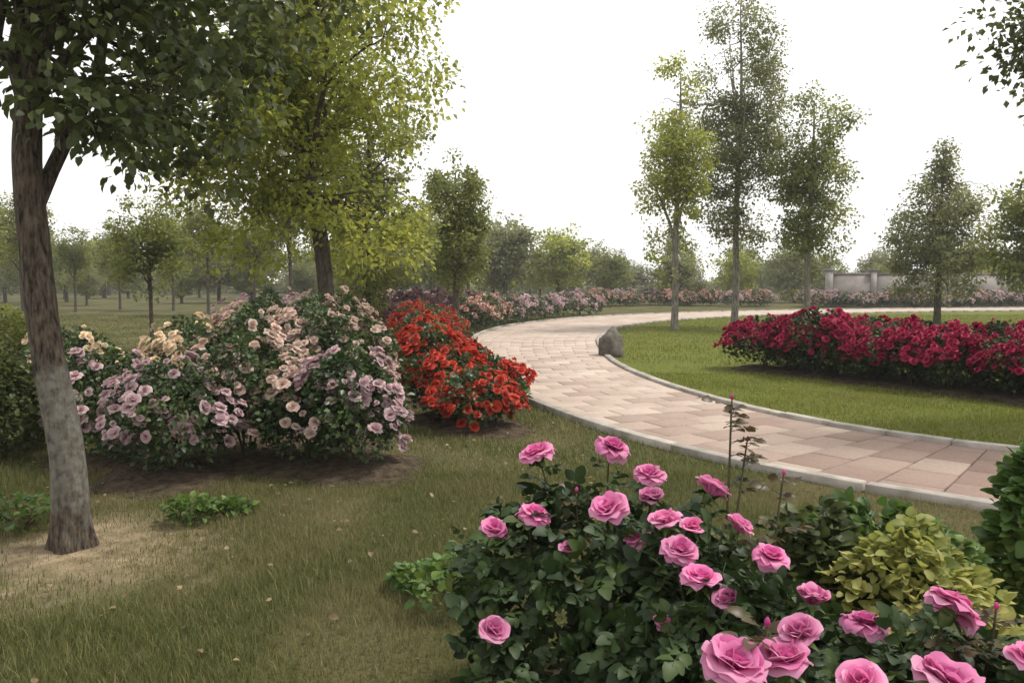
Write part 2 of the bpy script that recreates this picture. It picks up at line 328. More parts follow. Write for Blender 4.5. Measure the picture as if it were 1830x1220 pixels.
for k,s0 in enumerate(rows):
    hw=float(np.interp(s0+.2,S,SP[:,2])); nacross=max(4,int(round((2*hw-.24)/.58))); lim=1-.12/hw
    edges=np.linspace(-lim,lim,nacross+1)
    if k%2: edges=np.concatenate([[-lim],(edges[1:]+edges[:-1])/2,[lim]])
    for a,b_ in zip(edges[:-1],edges[1:]):
        c=pth(s0+.2,(a+b_)/2); vis=c[1]>2 and abs(c[0])<c[1]*.68+.4
        slabs.append((math.hypot(*c) if vis else 1e3+c[1],s0,a,b_))
slabs.sort(); far=MB()
for k,(dd,s0,a,b_) in enumerate(slabs):
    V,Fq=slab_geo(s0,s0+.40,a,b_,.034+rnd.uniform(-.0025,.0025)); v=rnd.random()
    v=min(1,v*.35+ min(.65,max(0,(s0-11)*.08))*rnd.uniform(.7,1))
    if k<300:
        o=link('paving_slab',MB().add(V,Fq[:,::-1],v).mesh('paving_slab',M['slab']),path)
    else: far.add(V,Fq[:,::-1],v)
stuff(link('paving_slabs',far.mesh('paving_slabs',M['slab']),path))
for side in (-1,1):
    s=0
    while s<LEN-1:
        c=pth(s,side); 
        hw=float(np.interp(s,S,SP[:,2])); o0,o1=(side*(1-.115/hw),side*(1+.015/hw)); 
        if o0>o1: o0,o1=o1,o0
        V,Fq=slab_geo(s+.006,s+.794,o0,o1,.075+rnd.uniform(-.006,.006))
        link('kerb_stone',MB().add(V,Fq[:,::-1],rnd.random()).mesh('kerb_stone',M['kerb']),path); s+=.8
# ---------------------------------------------------------------- ground and beds
def sheet(name,V,Fq,m):
    o=link(name,MB().add(V,np.array(Fq)).mesh(name,m)); o['kind']='structure'; return o
sheet('ground',[(-900,-200,0),(900,-200,0),(900,1200,0),(-900,1200,0)],[[0,1,2,3]],M['ground'])
# bright lawn inside the loop of the path
sA=np.arange(0,LEN,.4); eA=pth(sA,1.0)
V=np.c_[np.vstack([eA,[[70,20],[60,-5]]]),np.full(len(eA)+2,.004)]
sheet('lawn',V,[list(range(len(V)))[::-1]],M['turf'])
BEDS=[]      # blob outlines: list of (x,y,r)
BARE=[]
def bed(name,discs,h=.05,mk='soil'):
    # mounded soil, height field on a polar-free grid
    xs=[d[0] for d in discs]; ys=[d[1] for d in discs]; rr=max(d[2] for d in discs)
    st=.14; X=np.arange(min(xs)-rr-.3,max(xs)+rr+.3,st); Y=np.arange(min(ys)-rr-.3,max(ys)+rr+.3,st)
    GX,GY=np.meshgrid(X,Y); f=np.full(GX.shape,-9.)
    for x,y,r_ in discs: f=np.maximum(f,r_-np.hypot(GX-x,GY-y))
    f+= .10*np.sin(GX*3.1+GY*1.7)+.06*np.sin(GX*7.3-GY*5.1)
    Z=np.clip(f/.35,-.4,1)*h+rng.normal(0,.008,f.shape)
    nx=len(X); idx=(np.arange(len(Y)-1)[:,None]*nx+np.arange(nx-1)[None]); keep=(f[:-1,:-1]>-.25)
    i0=idx[keep]; Fq=np.stack([i0,i0+1,i0+nx+1,i0+nx],-1)
    V=np.c_[GX.ravel(),GY.ravel(),Z.ravel()+.004]
    used=np.unique(Fq); mp=np.full(len(V),-1); mp[used]=np.arange(len(used))
    o=link(name,MB().add(V[used],mp[Fq]).mesh(name,M[mk],True)); o['kind']='structure'; (BEDS if mk=='soil' else BARE).extend(discs); return o
def in_beds(P,shrink=.05):
    out=np.zeros(len(P),bool)
    for x,y,r_ in BEDS: out|=np.hypot(P[:,0]-x,P[:,1]-y)<r_-shrink
    return out
# ---------------------------------------------------------------- rose bushes
def bush_points(r,n,h,rad,low=.12):
    # points mostly in the shell of a broad dome with lumps
    az=r.uniform(0,2*np.pi,n); zz=r.beta(1.7,1.25,n)*(1-low)+low
    prof=np.sqrt(np.clip(1-(np.maximum(zz-.45,0)/.55)**2.2,0,1))*np.clip(.55+zz*1.1,0,1)
    ph=r.uniform(0,6.28,4); lump=1+.16*np.sin(az*3+ph[0]+zz*5)+.12*np.sin(az*5+ph[1]-zz*7)
    q=rad*prof*lump*np.clip(r.beta(4,1.3,n),.15,1)
    return np.c_[np.cos(az)*q,np.sin(az)*q,zz*h*(1+.10*np.sin(az*2+ph[2]))],az
def canes(o,r,h,rad,k,mat='cane'):
    for i in range(k):
        a=r.uniform(0,6.28); q=rad*r.uniform(.25,.85); zt=h*r.uniform(.6,.92); t=np.linspace(0,1,6)
        P=np.c_[np.cos(a)*q*t**1.4+.03*math.cos(a),np.sin(a)*q*t**1.4+.03*math.sin(a),zt*t**.85-.03]; P[1:-1]+=r.normal(0,.012,(4,3))
        link('cane',MB().tube(P,np.linspace(.011,.005,6),5).mesh('cane',M[mat],True),o)
def rose_bush(name,label,cat,group,loc,key,h,rad,nleaf,nbloom,bsize,seed,leafm='leaf_rose',separate=True,low=False,T=RH,lsize=.055,variants=None,zmin=.3,clump_=.45):
    r=np.random.default_rng(seed); o=root(name,loc,label,cat,group,r.uniform(0,6.28))
    P,az=bush_points(r,nleaf,h,rad)
    d=np.c_[np.cos(az),np.sin(az),r.uniform(-.5,.7,nleaf)]+r.normal(0,.6,(nleaf,3)); nn=np.array([[0,0,1.]])+r.normal(0,.55,(nleaf,3))+.5*np.c_[np.cos(az),np.sin(az),0*az]
    clump=.12*np.sin(P[:,0]*9+seed)+.12*np.sin(P[:,1]*8+P[:,2]*7)
    mb=MB().inst(T,frames(d,nn),P,lsize*r.uniform(.7,1.25,nleaf),np.clip(.45+clump+r.normal(0,.2,nleaf),0,1))
    stuff(link('foliage',mb.mesh('foliage',M[leafm]),o))
    canes(o,r,h,rad,5 if separate else 3)
    Q,az=bush_points(r,nbloom*3,h*1.05,rad*1.07,zmin); q=np.hypot(Q[:,0],Q[:,1])
    score=q/rad+.7*Q[:,2]/h+clump_*np.sin(Q[:,0]*6.5+seed)*np.sin(Q[:,1]*7+Q[:,2]*8)+r.normal(0,.22,len(Q)); Q=Q[np.argsort(-score)[:nbloom]]; az=np.arctan2(Q[:,1],Q[:,0])
    bd=np.c_[np.cos(az)*.8,np.sin(az)*.8,.35+Q[:,2]/h*.9]+r.normal(0,.3,(nbloom,3))
    if separate:
        for p,dv in zip(Q,bd):
            link('bloom',rnd.choice(variants),o,mw=Matrix.Translation(p)@rot_to(dv,rnd.uniform(0,6))@Matrix.Scale(bsize*rnd.choice((.45,.6,.75,.85,.95,1,1.1,1.25)),4))
    else:
        mb=MB(); which=r.integers(0,len(variants),nbloom)
        for k,Tm in enumerate(variants):
            sel=which==k
            if sel.any():
                mb.inst(Tm,frames(np.cross(bd[sel],r.normal(0,1,(sel.sum(),3))),bd[sel]),Q[sel],bsize*r.uniform(.65,1.2,sel.sum()),r.normal(0,.1,sel.sum()))
        stuff(link('blooms',mb.mesh('blooms',M[key],True),o))
    return o
LOWB={k:blooms(k,4,True) for k in ('p_mauve','p_blush','p_peach','p_orange','p_crimson','p_rust')}
LOWT={k:[mesh_T(m_) for m_ in v] for k,v in LOWB.items()}
# mixed rose bed on the left
left=[(185,7.1,'p_mauve',.95,.50,70,'low dusty mauve rose bush beside the washed trunk'),
 (305,6.55,'p_mauve',.92,.55,85,'broad mauve pink rose bush at the corner of the mixed bed'),
 (435,7.0,'p_blush',1.12,.55,75,'tall blush rose bush between the mauve bushes'),
 (545,6.9,'p_blush',.95,.48,42,'leafy blush rose bush with few blooms, front row of the mixed bed'),
 (628,6.75,'p_mauve',1.0,.46,70,'pale mauve rose bush at the lawn end of the mixed bed'),
 (120,9.2,'p_peach',1.05,.6,45,'straw coloured rose bush behind the washed trunk'),
 (335,8.9,'p_peach',1.18,.55,70,'peach rose bush behind the mauve pink bush'),
 (445,9.0,'p_blush',1.3,.6,85,'large blush rose bush in the middle row of the mixed bed'),
 (550,9.1,'p_blush',1.36,.6,85,'tallest blush rose bush, middle row of the mixed bed'),
 (635,9.0,'p_blush',1.2,.5,75,'blush rose bush beside the orange red roses'),
 (480,11.4,'p_mauve',1.48,.7,85,'tall mauve rose bush in the back row under the leafy tree'),
 (590,11.6,'p_blush',1.42,.7,85,'tall blush rose bush in the back row under the leafy tree')]
bed('rose_bed',[(gx(p,d_),d_,.62) for p,d_,*_ in left]+[(-2.3,7.6,1.0),(-3.0,8.0,1.0),(-2.4,10,1.1)],.07)
for i,(p,d_,k,h,rad,nb,lab) in enumerate(left):
    rose_bush('rose_bush',lab,'rose bush','roses of the mixed bed',(gx(p,d_),d_,.02),k,h*.94,rad*.97,3400,int(nb*2.7),.105,100+i,variants=LOWB[k],zmin=.12 if k=='p_mauve' else .22)
# dark green shrubs at the left edge
def shrub(name,label,loc,h,rad,n,lm,ls,seed,T=LEAF,cat='shrub',group=None):
    r=np.random.default_rng(seed); o=root(name,loc,label,cat,group,r.uniform(0,6))
    P,az=bush_points(r,n,h,rad,.05); d=np.c_[np.cos(az),np.sin(az),r.uniform(-.2,1.0,n)]+r.normal(0,.5,(n,3)); nn=np.array([[0,0,1.]])+r.normal(0,.5,(n,3))
    stuff(link('foliage',MB().inst(T,frames(d,nn),P,ls*r.uniform(.6,1.3,n),np.clip(.5+.2*np.sin(P[:,0]*7+P[:,2]*6)+r.normal(0,.2,n),0,1)).mesh('foliage',M[lm]),o))
    canes(o,r,h,rad,5); return o
shrub('evergreen_shrub','dark evergreen shrub left of the washed trunk',(gx(-10,7.4),7.4,0),.85,.62,6500,'leaf_dark',.06,31)
shrub('evergreen_shrub','yellowish green shrub behind the dark evergreen shrub',(gx(0,10.2),10.2,0),1.2,.75,6500,'leaf_olive',.06,32)
# orange-red bed beside the path
org=[(848,8.7,.60,.5),(800,9.2,.74,.5),(880,10.2,.58,.45),(765,10.8,.95,.5),(760,12.4,.95,.55),(742,14.0,1.0,.6),(815,12.6,.7,.5),(775,15.6,.95,.6),(742,17.2,1.0,.65),(795,17.6,.75,.6),(770,20.5,.95,.7),(742,23,1.0,.7),(800,22,.7,.6)]
bed('red_bed',[(gx(p,d_),d_,r_+.12) for p,d_,h,r_ in org],.06)
for i,(p,d_,h,rad) in enumerate(org):
    near=d_<12
    rose_bush('rose_bush','orange red rose bush on the lawn side of the path bend','rose bush','orange red roses beside the path bend',(gx(p,d_),d_,.02),'p_orange',h,rad,1700,230 if near else 220,.11,200+i,separate=near,variants=(LOWB if near else LOWT)['p_orange'],clump_=.12,zmin=.08,lsize=.065)
# crimson bed on the bright lawn
protos=[rose_bush('rose_bush','crimson rose bush in the long bed on the bright lawn','rose bush','crimson roses in the long bed',(0,0,0),'p_crimson',.86,.58,2200,360,.11,300+i,separate=False,variants=LOWT['p_crimson'],clump_=.1,zmin=.40,lsize=.065,leafm='leaf_rose_dark') for i in range(4)]
cb=[]
A0=np.array([4.55,14.7]); A1=np.array([9.0,7.5]); dv=(A1-A0)/np.linalg.norm(A1-A0); nv=np.array([-dv[1],dv[0]])
k=0
for row in range(3):
    for q in np.arange(0,np.linalg.norm(A1-A0),.74):
        p=A0+dv*(q+.3*(row%2))+nv*row*.66+rng.normal(0,.06,2)
        cb.append((p[0],p[1],.62)); src=protos[k%4]; o=src if k<4 else copy_tree(src)
        o.location=(p[0],p[1],.02); o.rotation_euler.z=rnd.uniform(0,6.28); s_=rnd.uniform(.9,1.12); o.scale=(s_,s_,s_*rnd.uniform(.92,1.08)); k+=1
bed('crimson_bed',cb,.06)
# far rose beds beyond the bend
fp={k:rose_bush('rose_bush',lab,'rose bush',grp,(0,0,0),k2,1.0,.85,1100,150,.16,400+i,separate=False,variants=LOWT[k2],zmin=.3,lsize=.11,leafm=lm)
    for i,(k,k2,lab,grp,lm) in enumerate((('m','p_mauve','far mauve rose bush beyond the path bend','mauve roses beyond the bend','leaf_rose'),('r','p_rust','far rust pink rose bush beyond the path bend','rust pink roses beyond the bend','leaf_rose')))}
first={'m':True,'r':True}
FB=[(kk_,rnd.uniform(640,890),rnd.uniform(30,48),1) for kk_ in 'mrrmr'*3]+[(kk_,rnd.uniform(1000,1500),rnd.uniform(52,64),1) for kk_ in 'rrm'*8]+[(kk_,1440+i_*19+rnd.uniform(-9,9),rnd.uniform(51.5,54),1) for i_,kk_ in enumerate('mrmmrmrmmrmrmmrmrmmrm')]
for kk,p,d_,s_ in FB+[('m',p,d_,1) for p,d_ in ((905,31),(940,33),(970,35),(1010,37),(1050,39),(1000,42),(940,40),(1100,56),(1160,58),(1230,57),(1300,58))]+[('r',p,d_,1) for p,d_ in ((850,27),(880,29),(860,32),(900,36),(840,36),(1130,55),(1200,57),(1270,56),(1340,57))]:
    o=fp[kk] if first[kk] else copy_tree(fp[kk]); first[kk]=False
    o.location=(gx(p,d_),d_,0); o.rotation_euler.z=rnd.uniform(0,6.28); s_=rnd.uniform(.85,1.15); o.scale=(s_,s_,s_)
# purple-leaved shrubs behind the red roses
for i,(p,d_,h,rad) in enumerate(((700,24,1.25,.9),(745,26.5,1.3,.9),(790,28,1.3,1.0),(835,30,1.2,1.0),(660,22,1.2,.8))):
    shrub('purple_shrub','dark purple leaved shrub behind the orange red roses',(gx(p,d_),d_,0),h,rad,2600,'leaf_purple',.10,330+i,RH,'shrub','purple shrubs behind the red roses')
# boulder at the inner bend
def boulder(loc,sx,sy,sz,seed):
    u=np.linspace(0,np.pi,13); v=np.linspace(0,2*np.pi,18,endpoint=False); V=[]
    for a in u:
        for b_ in v:
            p=Vector((math.sin(a)*math.cos(b_),math.sin(a)*math.sin(b_),math.cos(a)))
            f=1+.28*noise.noise(p*1.6+Vector((seed,0,0)))+.12*noise.noise(p*4+Vector((0,seed,0)))
            V.append((p.x*sx*f,p.y*sy*f,max(-.2,p.z)*sz*f))
    i=np.arange(12)[:,None]*18+np.arange(18)[None]; j=np.arange(12)[:,None]*18+(np.arange(18)[None]+1)%18
    Q=np.stack([i,i+18,j+18,j],-1).reshape(-1,4)
    return link('garden_boulder',MB().add(V,Q).mesh('garden_boulder',M['rock']),None,loc)
tag(boulder((gx(1092,17.3),17.3,.1),.30,.32,.5,3),'dark grey boulder on the lawn tip at the inner bend of the path','boulder')
# ---------------------------------------------------------------- foreground pink roses
PINK=blooms('p_pink',8,False)
fg=[ # bush: px, depth, foliage height, radius, label, blooms (px,py,depth,size)
 (1075,2.75,.78,.50,'pink rose bush with dark foliage at the edge of the left lawn',
   [(960,812,2.9,.125),(1095,800,2.95,.125),(955,922,2.7,.115),(1090,910,2.62,.125),(882,950,2.7,.09),(880,1130,2.35,.09),(1160,850,2.85,.11),(1165,895,2.75,.08),(1188,1122,2.2,.07),(1140,965,2.6,.10),(1020,985,2.6,.075)]),
 (1300,2.25,.72,.42,'pink rose bush with tall reddish shoots next to the path',
   [(1270,880,2.6,.11),(1215,985,2.25,.105),(1252,1035,2.15,.105),(1378,995,2.25,.10),(1238,945,2.4,.07),(1450,1075,2.0,.075),(1318,945,2.4,.085),(1190,935,2.4,.09),(1305,1075,2.1,.08)]),
 (1385,1.62,.66,.34,'pink rose bush with the largest paired blooms',
   [(1312,1192,1.5,.125),(1400,1185,1.55,.10),(1432,1135,1.6,.075)]),
 (1690,1.95,.62,.45,'pink rose bush beside the lime green shrub',
   [(1545,1115,1.95,.105),(1702,1088,1.95,.13),(1690,1222,1.6,.135),(1838,1185,1.8,.10),(1540,1225,1.5,.08)])]
bed('front_bed',[(gx(p,d_),d_,.55) for p,d_,*_ in fg]+[(1.5,2.6,.8),(2.3,3.0,.8),(2.9,3.4,.7),(.9,2.0,.6),(1.9,1.8,.8)],.06)
compm=[MB().add(c[0],c[1],np.clip(c[2]+.45,0,1)).mesh('leaf',M['leaf_rose_dark']) for c in COMP]+[MB().add(c[0],c[1],np.clip(c[2]+.72,0,1)).mesh('leaf',M['leaf_rose_dark']) for c in COMP[:2]]+[MB().add(c[0],c[1],np.clip(c[2]+.2,0,1)).mesh('leaf',M['leaf_rose_dark']) for c in COMP[2:]]
redm=[MB().add(c[0],c[1],np.clip(c[2]+.5,0,1)).mesh('leaf',M['leaf_red']) for c in COMP[:2]]
def front_bush(px,d_,h,rad,label,bl,seed,shoots=()):
    r=np.random.default_rng(seed); base=Vector((gx(px,d_),d_,.03)); o=root('rose_bush',base,label,'rose bush','pink roses in the front bed')
    n=1050; P,az=bush_points(r,n,h,rad,.10)
    d=np.c_[np.cos(az),np.sin(az),r.uniform(-.5,.6,n)]+r.normal(0,.55,(n,3)); nn=np.array([[0,0,1.]])+r.normal(0,.45,(n,3))+.4*np.c_[np.cos(az),np.sin(az),0*az]
    fr=frames(d,nn); sc_=.115*r.uniform(.6,1.25,n)
    # nearest to the photographer first
    dist=(P[:,1]+base.y)-.6*P[:,2]+.1*r.normal(0,1,n); order=np.argsort(dist)
    nvis=260
    for k in order[:nvis]:
        mw=Matrix.Translation(P[k])@Matrix(fr[k].tolist()).to_4x4()@Matrix.Scale(sc_[k],4)
        link('leaf',compm[r.integers(0,len(compm))],o,mw=mw)
    mb=MB()
    for c in range(5):
        sel=order[nvis:][c::5]; mb.inst(COMP[c],fr[sel],P[sel],sc_[sel],np.clip(.42+r.normal(0,.16,len(sel)),0,1))
    stuff(link('foliage',mb.mesh('foliage',M['leaf_rose_dark']),o))
    # canes that carry the blooms
    for i,(bx,by,bd,bs) in enumerate(list(bl)+[(a,b_,c,-1) for a,b_,c in shoots]):
        tip=at(bx,by,bd)-base; tipv=np.array(tip)
        foot=np.array([r.normal(0,.05),r.normal(0,.05),-.04]); mid=np.array([tipv[0]*.55,tipv[1]*.55,tipv[2]*.5])+r.normal(0,.03,3)
        dirv=unit(np.array([r.normal(0,.28),-.30+r.normal(0,.22),1.0])) if bs>0 else unit(np.array([r.normal(0,.15),0,1]))
        end=tipv-dirv*(abs(bs)*.2 if bs>0 else 0); pre=end-dirv*.10
        t=np.linspace(0,1,10)[:,None]; c0=foot;c1=mid;c2=pre;c3=end
        Pc=(1-t)**3*c0+3*(1-t)**2*t*c1+3*(1-t)*t**2*c2+t**3*c3
        ca=link('cane',MB().tube(Pc,np.linspace(.0065,.0028,10),6,.5).mesh('cane',M['cane'],True),o)
        for j in range(7 if bs>0 else 16):      # leaves up the cane
            q=(.5 if bs>0 else .3)+(.46 if bs>0 else .66)*r.random(); p=np.array([np.interp(q*9,np.arange(10),Pc[:,c_]) for c_ in range(3)]); a=r.uniform(0,6.28); dd=np.array([[math.cos(a),math.sin(a),.35]]); f=frames(dd,np.array([[0,0,1.]])+r.normal(0,.2,(1,3)))[0]
            lm=redm[r.integers(0,2)] if (bs<0 and q>.6) else compm[r.integers(0,len(compm))]
            link('leaf',lm,o,mw=Matrix.Translation(p)@Matrix(f.tolist()).to_4x4()@Matrix.Scale(r.uniform(.07,.115)*(1.1-.3*q)*(1 if bs>0 else 1.35),4))
        if bs>0:
            mw=Matrix.Translation(Vector(tip))@rot_to(dirv,r.uniform(0,6))@Matrix.Scale(bs,4)
            var=[0,1,2,4,5,6,7][(i*3+seed)%7] if bs>.085 else (3 if i%2 else 5)
            b_=link('bloom',PINK[var],o,mw=mw); link('calyx',CALYX,b_)
        else:
            link('bud',BUD,o,mw=Matrix.Translation(end)@rot_to(dirv,0)@Matrix.Scale(.022,4))
    return o
for i,(px,d_,h,rad,lab,bl) in enumerate(fg):
    front_bush(px,d_,h,rad,lab,bl,500+i,[[(1030,880,2.8)],[(1308,715,2.7),(1400,850,2.6),(1335,790,2.65)],[(1370,1120,1.6)],[(1780,1090,1.95)]][i])
# other plants of the front bed
shrub('leafy_shrub','dark green leafy shrub between the pink roses and the path',(gx(1470,3.05),3.05,.02),.66,.24,1100,'leaf_dark',.065,601,LEAFN)
shrub('leafy_shrub','mid green leafy shrub in the front bed beside the path',(gx(1575,3.2),3.2,.02),.62,.36,2200,'leaf_green',.062,602,LEAFN)
shrub('lime_shrub','lime green shrub in the front bed by the path edge',(gx(1640,2.9),2.9,.02),.64,.34,2600,'leaf_lime',.05,603,LEAFN)
shrub('leafy_shrub','glossy green shrub at the end of the front bed',(gx(1900,3.3),3.3,.02),.85,.26,1700,'leaf_green',.065,604,LEAFN)
# ---------------------------------------------------------------- trees
def tree(name,label,loc,group,trunkP,trunkR,cc,cr,nclump,perclump,lsize,lm,bm,seed,limbs=9,gap=.0,clr=.3,T=RH,sides=9,freq=1.1,droop=0,extra=None,twig=.006):
    """trunkP: local polyline; crown envelope ellipsoid centre cc radii cr (local)"""
    r=np.random.default_rng(seed); o=root(name,loc,label,'tree',group)
    tp=np.array(trunkP,float); tt=np.linspace(0,1,len(tp)); t2=np.linspace(0,1,max(14,len(tp)*4))
    spf=spline(np.c_[tp,np.array(trunkR)]); sp=spf[np.linspace(0,len(spf)-1,22).astype(int)]
    rr=sp[:,3].copy(); rr[0]*=1.35; rr[1]*=1.12
    mb=MB(); nr_=90 if sides>10 else 22; ns=40 if sides>10 else sides+3
    fi=spf[np.linspace(0,len(spf)-1,nr_).astype(int)]; mb.tube(fi[:,:3],fi[:,3]*(1+.26*np.exp(-np.maximum(fi[:,2],0)/.12)),ns)
    if sides>10:
        V=mb.V[0].reshape(nr_,ns,3); cen=fi[:,None,:3]; A_=np.arange(ns)/ns*2*np.pi
        for a_ in range(nr_):
            for b_ in range(ns):
                z_=fi[a_,2]; f=1+.10*noise.noise(Vector((math.cos(A_[b_])*1.1,math.sin(A_[b_])*1.1,z_*1.6)))+.05*noise.noise(Vector((math.cos(A_[b_])*5,math.sin(A_[b_])*5,z_*5)))+.16*math.exp(-max(z_,0)/.10)*math.sin(A_[b_]*4+1)
                V[a_,b_]=fi[a_,:3]+(V[a_,b_]-fi[a_,:3])*f
        mb.V[0]=V.reshape(-1,3)
    tr=link('trunk',mb.mesh('trunk',M[bm],True),o)
    cc=np.array(cc,float); cr=np.array(cr,float); nodes=[sp[11:,:3]]; nr=[sp[11:,3]]
    lm_=MB()
    for i in range(limbs):
        j=int(r.uniform(.52,.98)*21); st=sp[j,:3]; r0=sp[j,3]*r.uniform(.5,.72)
        a=i*2.399+r.normal(0,.4); e=r.uniform(-.35,.95); end=cc+cr*np.array([math.cos(a)*math.cos(e),math.sin(a)*math.cos(e),math.sin(e)])*r.uniform(.62,.88)
        if end[2]<st[2]-.2*cr[2]: end[2]=st[2]
        mid=st+(end-st)*.45+np.array([0,0,.16*np.linalg.norm(end-st)])+r.normal(0,.05,3)*cr
        t=np.linspace(0,1,12)[:,None]; P=(1-t)**2*st+2*(1-t)*t*mid+t**2*end; P[2:-1]+=r.normal(0,.018,(9,3))*cr.mean()
        rad=np.linspace(r0,r0*.18,12); lm_.tube(P,rad,6); nodes.append(P[2:]); nr.append(rad[2:])
    ND=np.vstack(nodes); NR=np.concatenate(nr)
    # clump centres
    C0=[];off=Vector((seed*1.7,seed*.3,0))
    tries=0
    while len(C0)<nclump and tries<nclump*40:
        tries+=1; v=r.normal(0,1,3); v/=np.linalg.norm(v); q=r.random()**.45; p=cc+cr*v*q*(1+.22*noise.noise(Vector(v*2.2)+off))
        if noise.noise(Vector(p*freq)+off)>gap-.35*(1-q): C0.append(p)
    if extra is not None: C0+=list(extra(r))
    C0=np.array(C0)
    for p in C0:
        k=np.argmin(((ND-p)**2).sum(1)+ 0*NR); st=ND[k]; mid=(st+p)/2+np.array([0,0,.12*np.linalg.norm(p-st)])
        if NR is not None: lm_.tube([st,mid,p],[max(twig*.8,NR[k]*.35),twig,twig*.5],3,cap=False)
    link('branches',lm_.mesh('branches',M[bm],True),o)
    n=len(C0)*perclump; base=np.repeat(C0,perclump,0); v=r.normal(0,1,(n,3)); v/=np.linalg.norm(v,axis=1)[:,None]
    P=base+v*(r.random((n,1))**.5)*clr*np.repeat(r.uniform(.6,1.35,(len(C0),1)),perclump,0)*np.array([1,1,.75])
    d=v+np.array([0,0,-.35-droop])+r.normal(0,.5,(n,3)); nn=np.array([[0,0,1.]])+r.normal(0,.55,(n,3))
    cv=np.repeat(r.normal(0,.13,len(C0)),perclump)
    crown=link('crown',MB().inst(T,frames(d,nn),P,lsize*r.uniform(.65,1.25,n),np.clip(.48+cv+r.normal(0,.17,n),0,1)).mesh('crown',M[lm]),o); stuff(crown)
    return o
# near tree with the washed trunk
b0=(gx(112,4.75),4.75,0)
tree('garden_tree','slender leaning tree with a worn lime washed trunk on the left lawn',b0,None,
  [(0,0,-.05),(.0,.0,.5),(-.10,.02,1.1),(-.17,.04,1.7),(-.20,.05,2.4),(-.12,.1,3.2),(0,.2,4.2)],[.108,.098,.092,.085,.082,.055,.03],
  (.0,.35,4.15),(1.85,2.0,1.75),300,66,.074,'leaf_dark','bark_wash',41,12,.09,.27,LEAF,12,freq=.9)
# big leafy tree behind the rose bed
tree('garden_tree','large leafy bright green tree behind the mixed rose bed',(gx(590,12.6),12.6,0),None,
  [(0,0,-.05),(-.03,0,1),(-.12,0,2.2),(-.3,.0,3.4),(-.5,0,5),(-.6,0,6.5)],[.15,.13,.125,.11,.08,.04],
  (-.6,-.2,5.2),(2.3,2.1,3.2),430,70,.10,'leaf_bright','bark',42,16,.02,.45,freq=.75,extra=lambda r:[np.array([r.uniform(-1.9,1.6),r.uniform(-1,1),r.uniform(1.9,2.8)]) for q in range(30)])
tree('garden_tree','round headed tree between the large leafy tree and the path bend',(gx(655,18),18,0),None,
  [(0,0,-.05),(.02,0,1),(0,0,2.2),(.1,0,3.6),(.1,0,5)],[.11,.095,.09,.06,.03],(0.05,0,3.5),(1.55,1.4,2.4),230,60,.10,'leaf_olive','bark',43,10,-.05,.36,freq=.9)
tree('garden_tree','small dense dark tree nearest the path bend',(gx(815,25),25,0),None,
  [(0,0,-.05),(0,0,1),(.03,0,2),(0,0,3.6),(0,0,5)],[.11,.095,.08,.05,.02],(0,0,3.5),(1.0,1.0,2.15),220,60,.11,'leaf_olive','bark',44,10,-.25,.34,freq=1)
# slim trees in the left background
slim=tree('slim_tree','slim young tree with a bare stem beyond the mixed rose bed',(gx(135,44),44,0),'slim trees beyond the mixed rose bed',
  [(0,0,-.05),(.03,0,1),(0,0,2.2),(.08,0,3.6),(.1,0,5.4)],[.085,.075,.07,.05,.02],(0,0,4.2),(1.5,1.5,2.3),150,40,.14,'leaf_olive','bark',45,9,.02,.42,freq=.8)
for p,d_,s_ in ((270,19,.62),(372,38,.9),(455,42,.9),(40,36,.9),(310,46,.95),(-60,30,.95),(520,36,1.0),(215,48,.95)):
    o=copy_tree(slim); o.location=(gx(p,d_),d_,0); o.rotation_euler.z=rnd.uniform(0,6.28); o.scale=(s_,s_,s_*rnd.uniform(.9,1.1))
# tall slender trees on the right
tree('slender_tree','tall slender tree with yellowish leaves just beyond the path loop',(gx(1205,27),27,0),'tall slender trees beyond the lawn',
  [(0,0,-.05),(.03,0,1.2),(.0,0,3),(.1,0,6),(.1,0,8.5)],[.13,.115,.10,.06,.02],(-.05,0,5.2),(1.25,1.25,3.9),190,60,.115,'leaf_bright','bark_pale',46,18,-.06,.42,freq=.7)
tree('slender_tree','tallest slender tree, its thin crown rising out of sight',(gx(1312,29),29,0),'tall slender trees beyond the lawn',
  [(0,0,-.05),(.05,0,1.5),(.0,0,4),(.1,0,8),(.0,0,11.5)],[.14,.12,.10,.06,.02],(0,0,7.2),(1.65,1.5,5.2),330,62,.115,'leaf_far','bark_pale',47,20,.0,.45,freq=.7)
tree('slender_tree','tall slender tree with a ragged side branch above the crimson roses',(gx(1440,27),27,0),'tall slender trees beyond the lawn',
  [(0,0,-.05),(.03,0,1.2),(.0,0,3),(.1,0,5.5),(.1,0,7.6)],[.12,.105,.09,.055,.02],(0,0,4.6),(1.35,1.25,3.5),200,60,.115,'leaf_olive','bark_pale',48,16,-.02,.42,freq=.7,
  extra=lambda r:[np.array([.4+q*.9,0,6.0+q*1.4])+r.normal(0,.18,3) for q in r.random(16)])
tree('cone_tree','broad conical tree beyond the far end of the crimson bed',(gx(1675,31),31,0),None,
  [(0,0,-.05),(0,0,1),(0,0,2.5),(0,0,4.5),(0,0,6.3)],[.14,.12,.10,.06,.02],(0,0,2.9),(2.1,2.0,2.2),230,60,.125,'leaf_far','bark',49,12,-.1,.45,freq=.7,
  extra=lambda r:[np.array([r.normal(0,1)*.95*(1-q)+.05,r.normal(0,.6)*(1-q),4.0+q*2.9]) for q in r.random(70)])
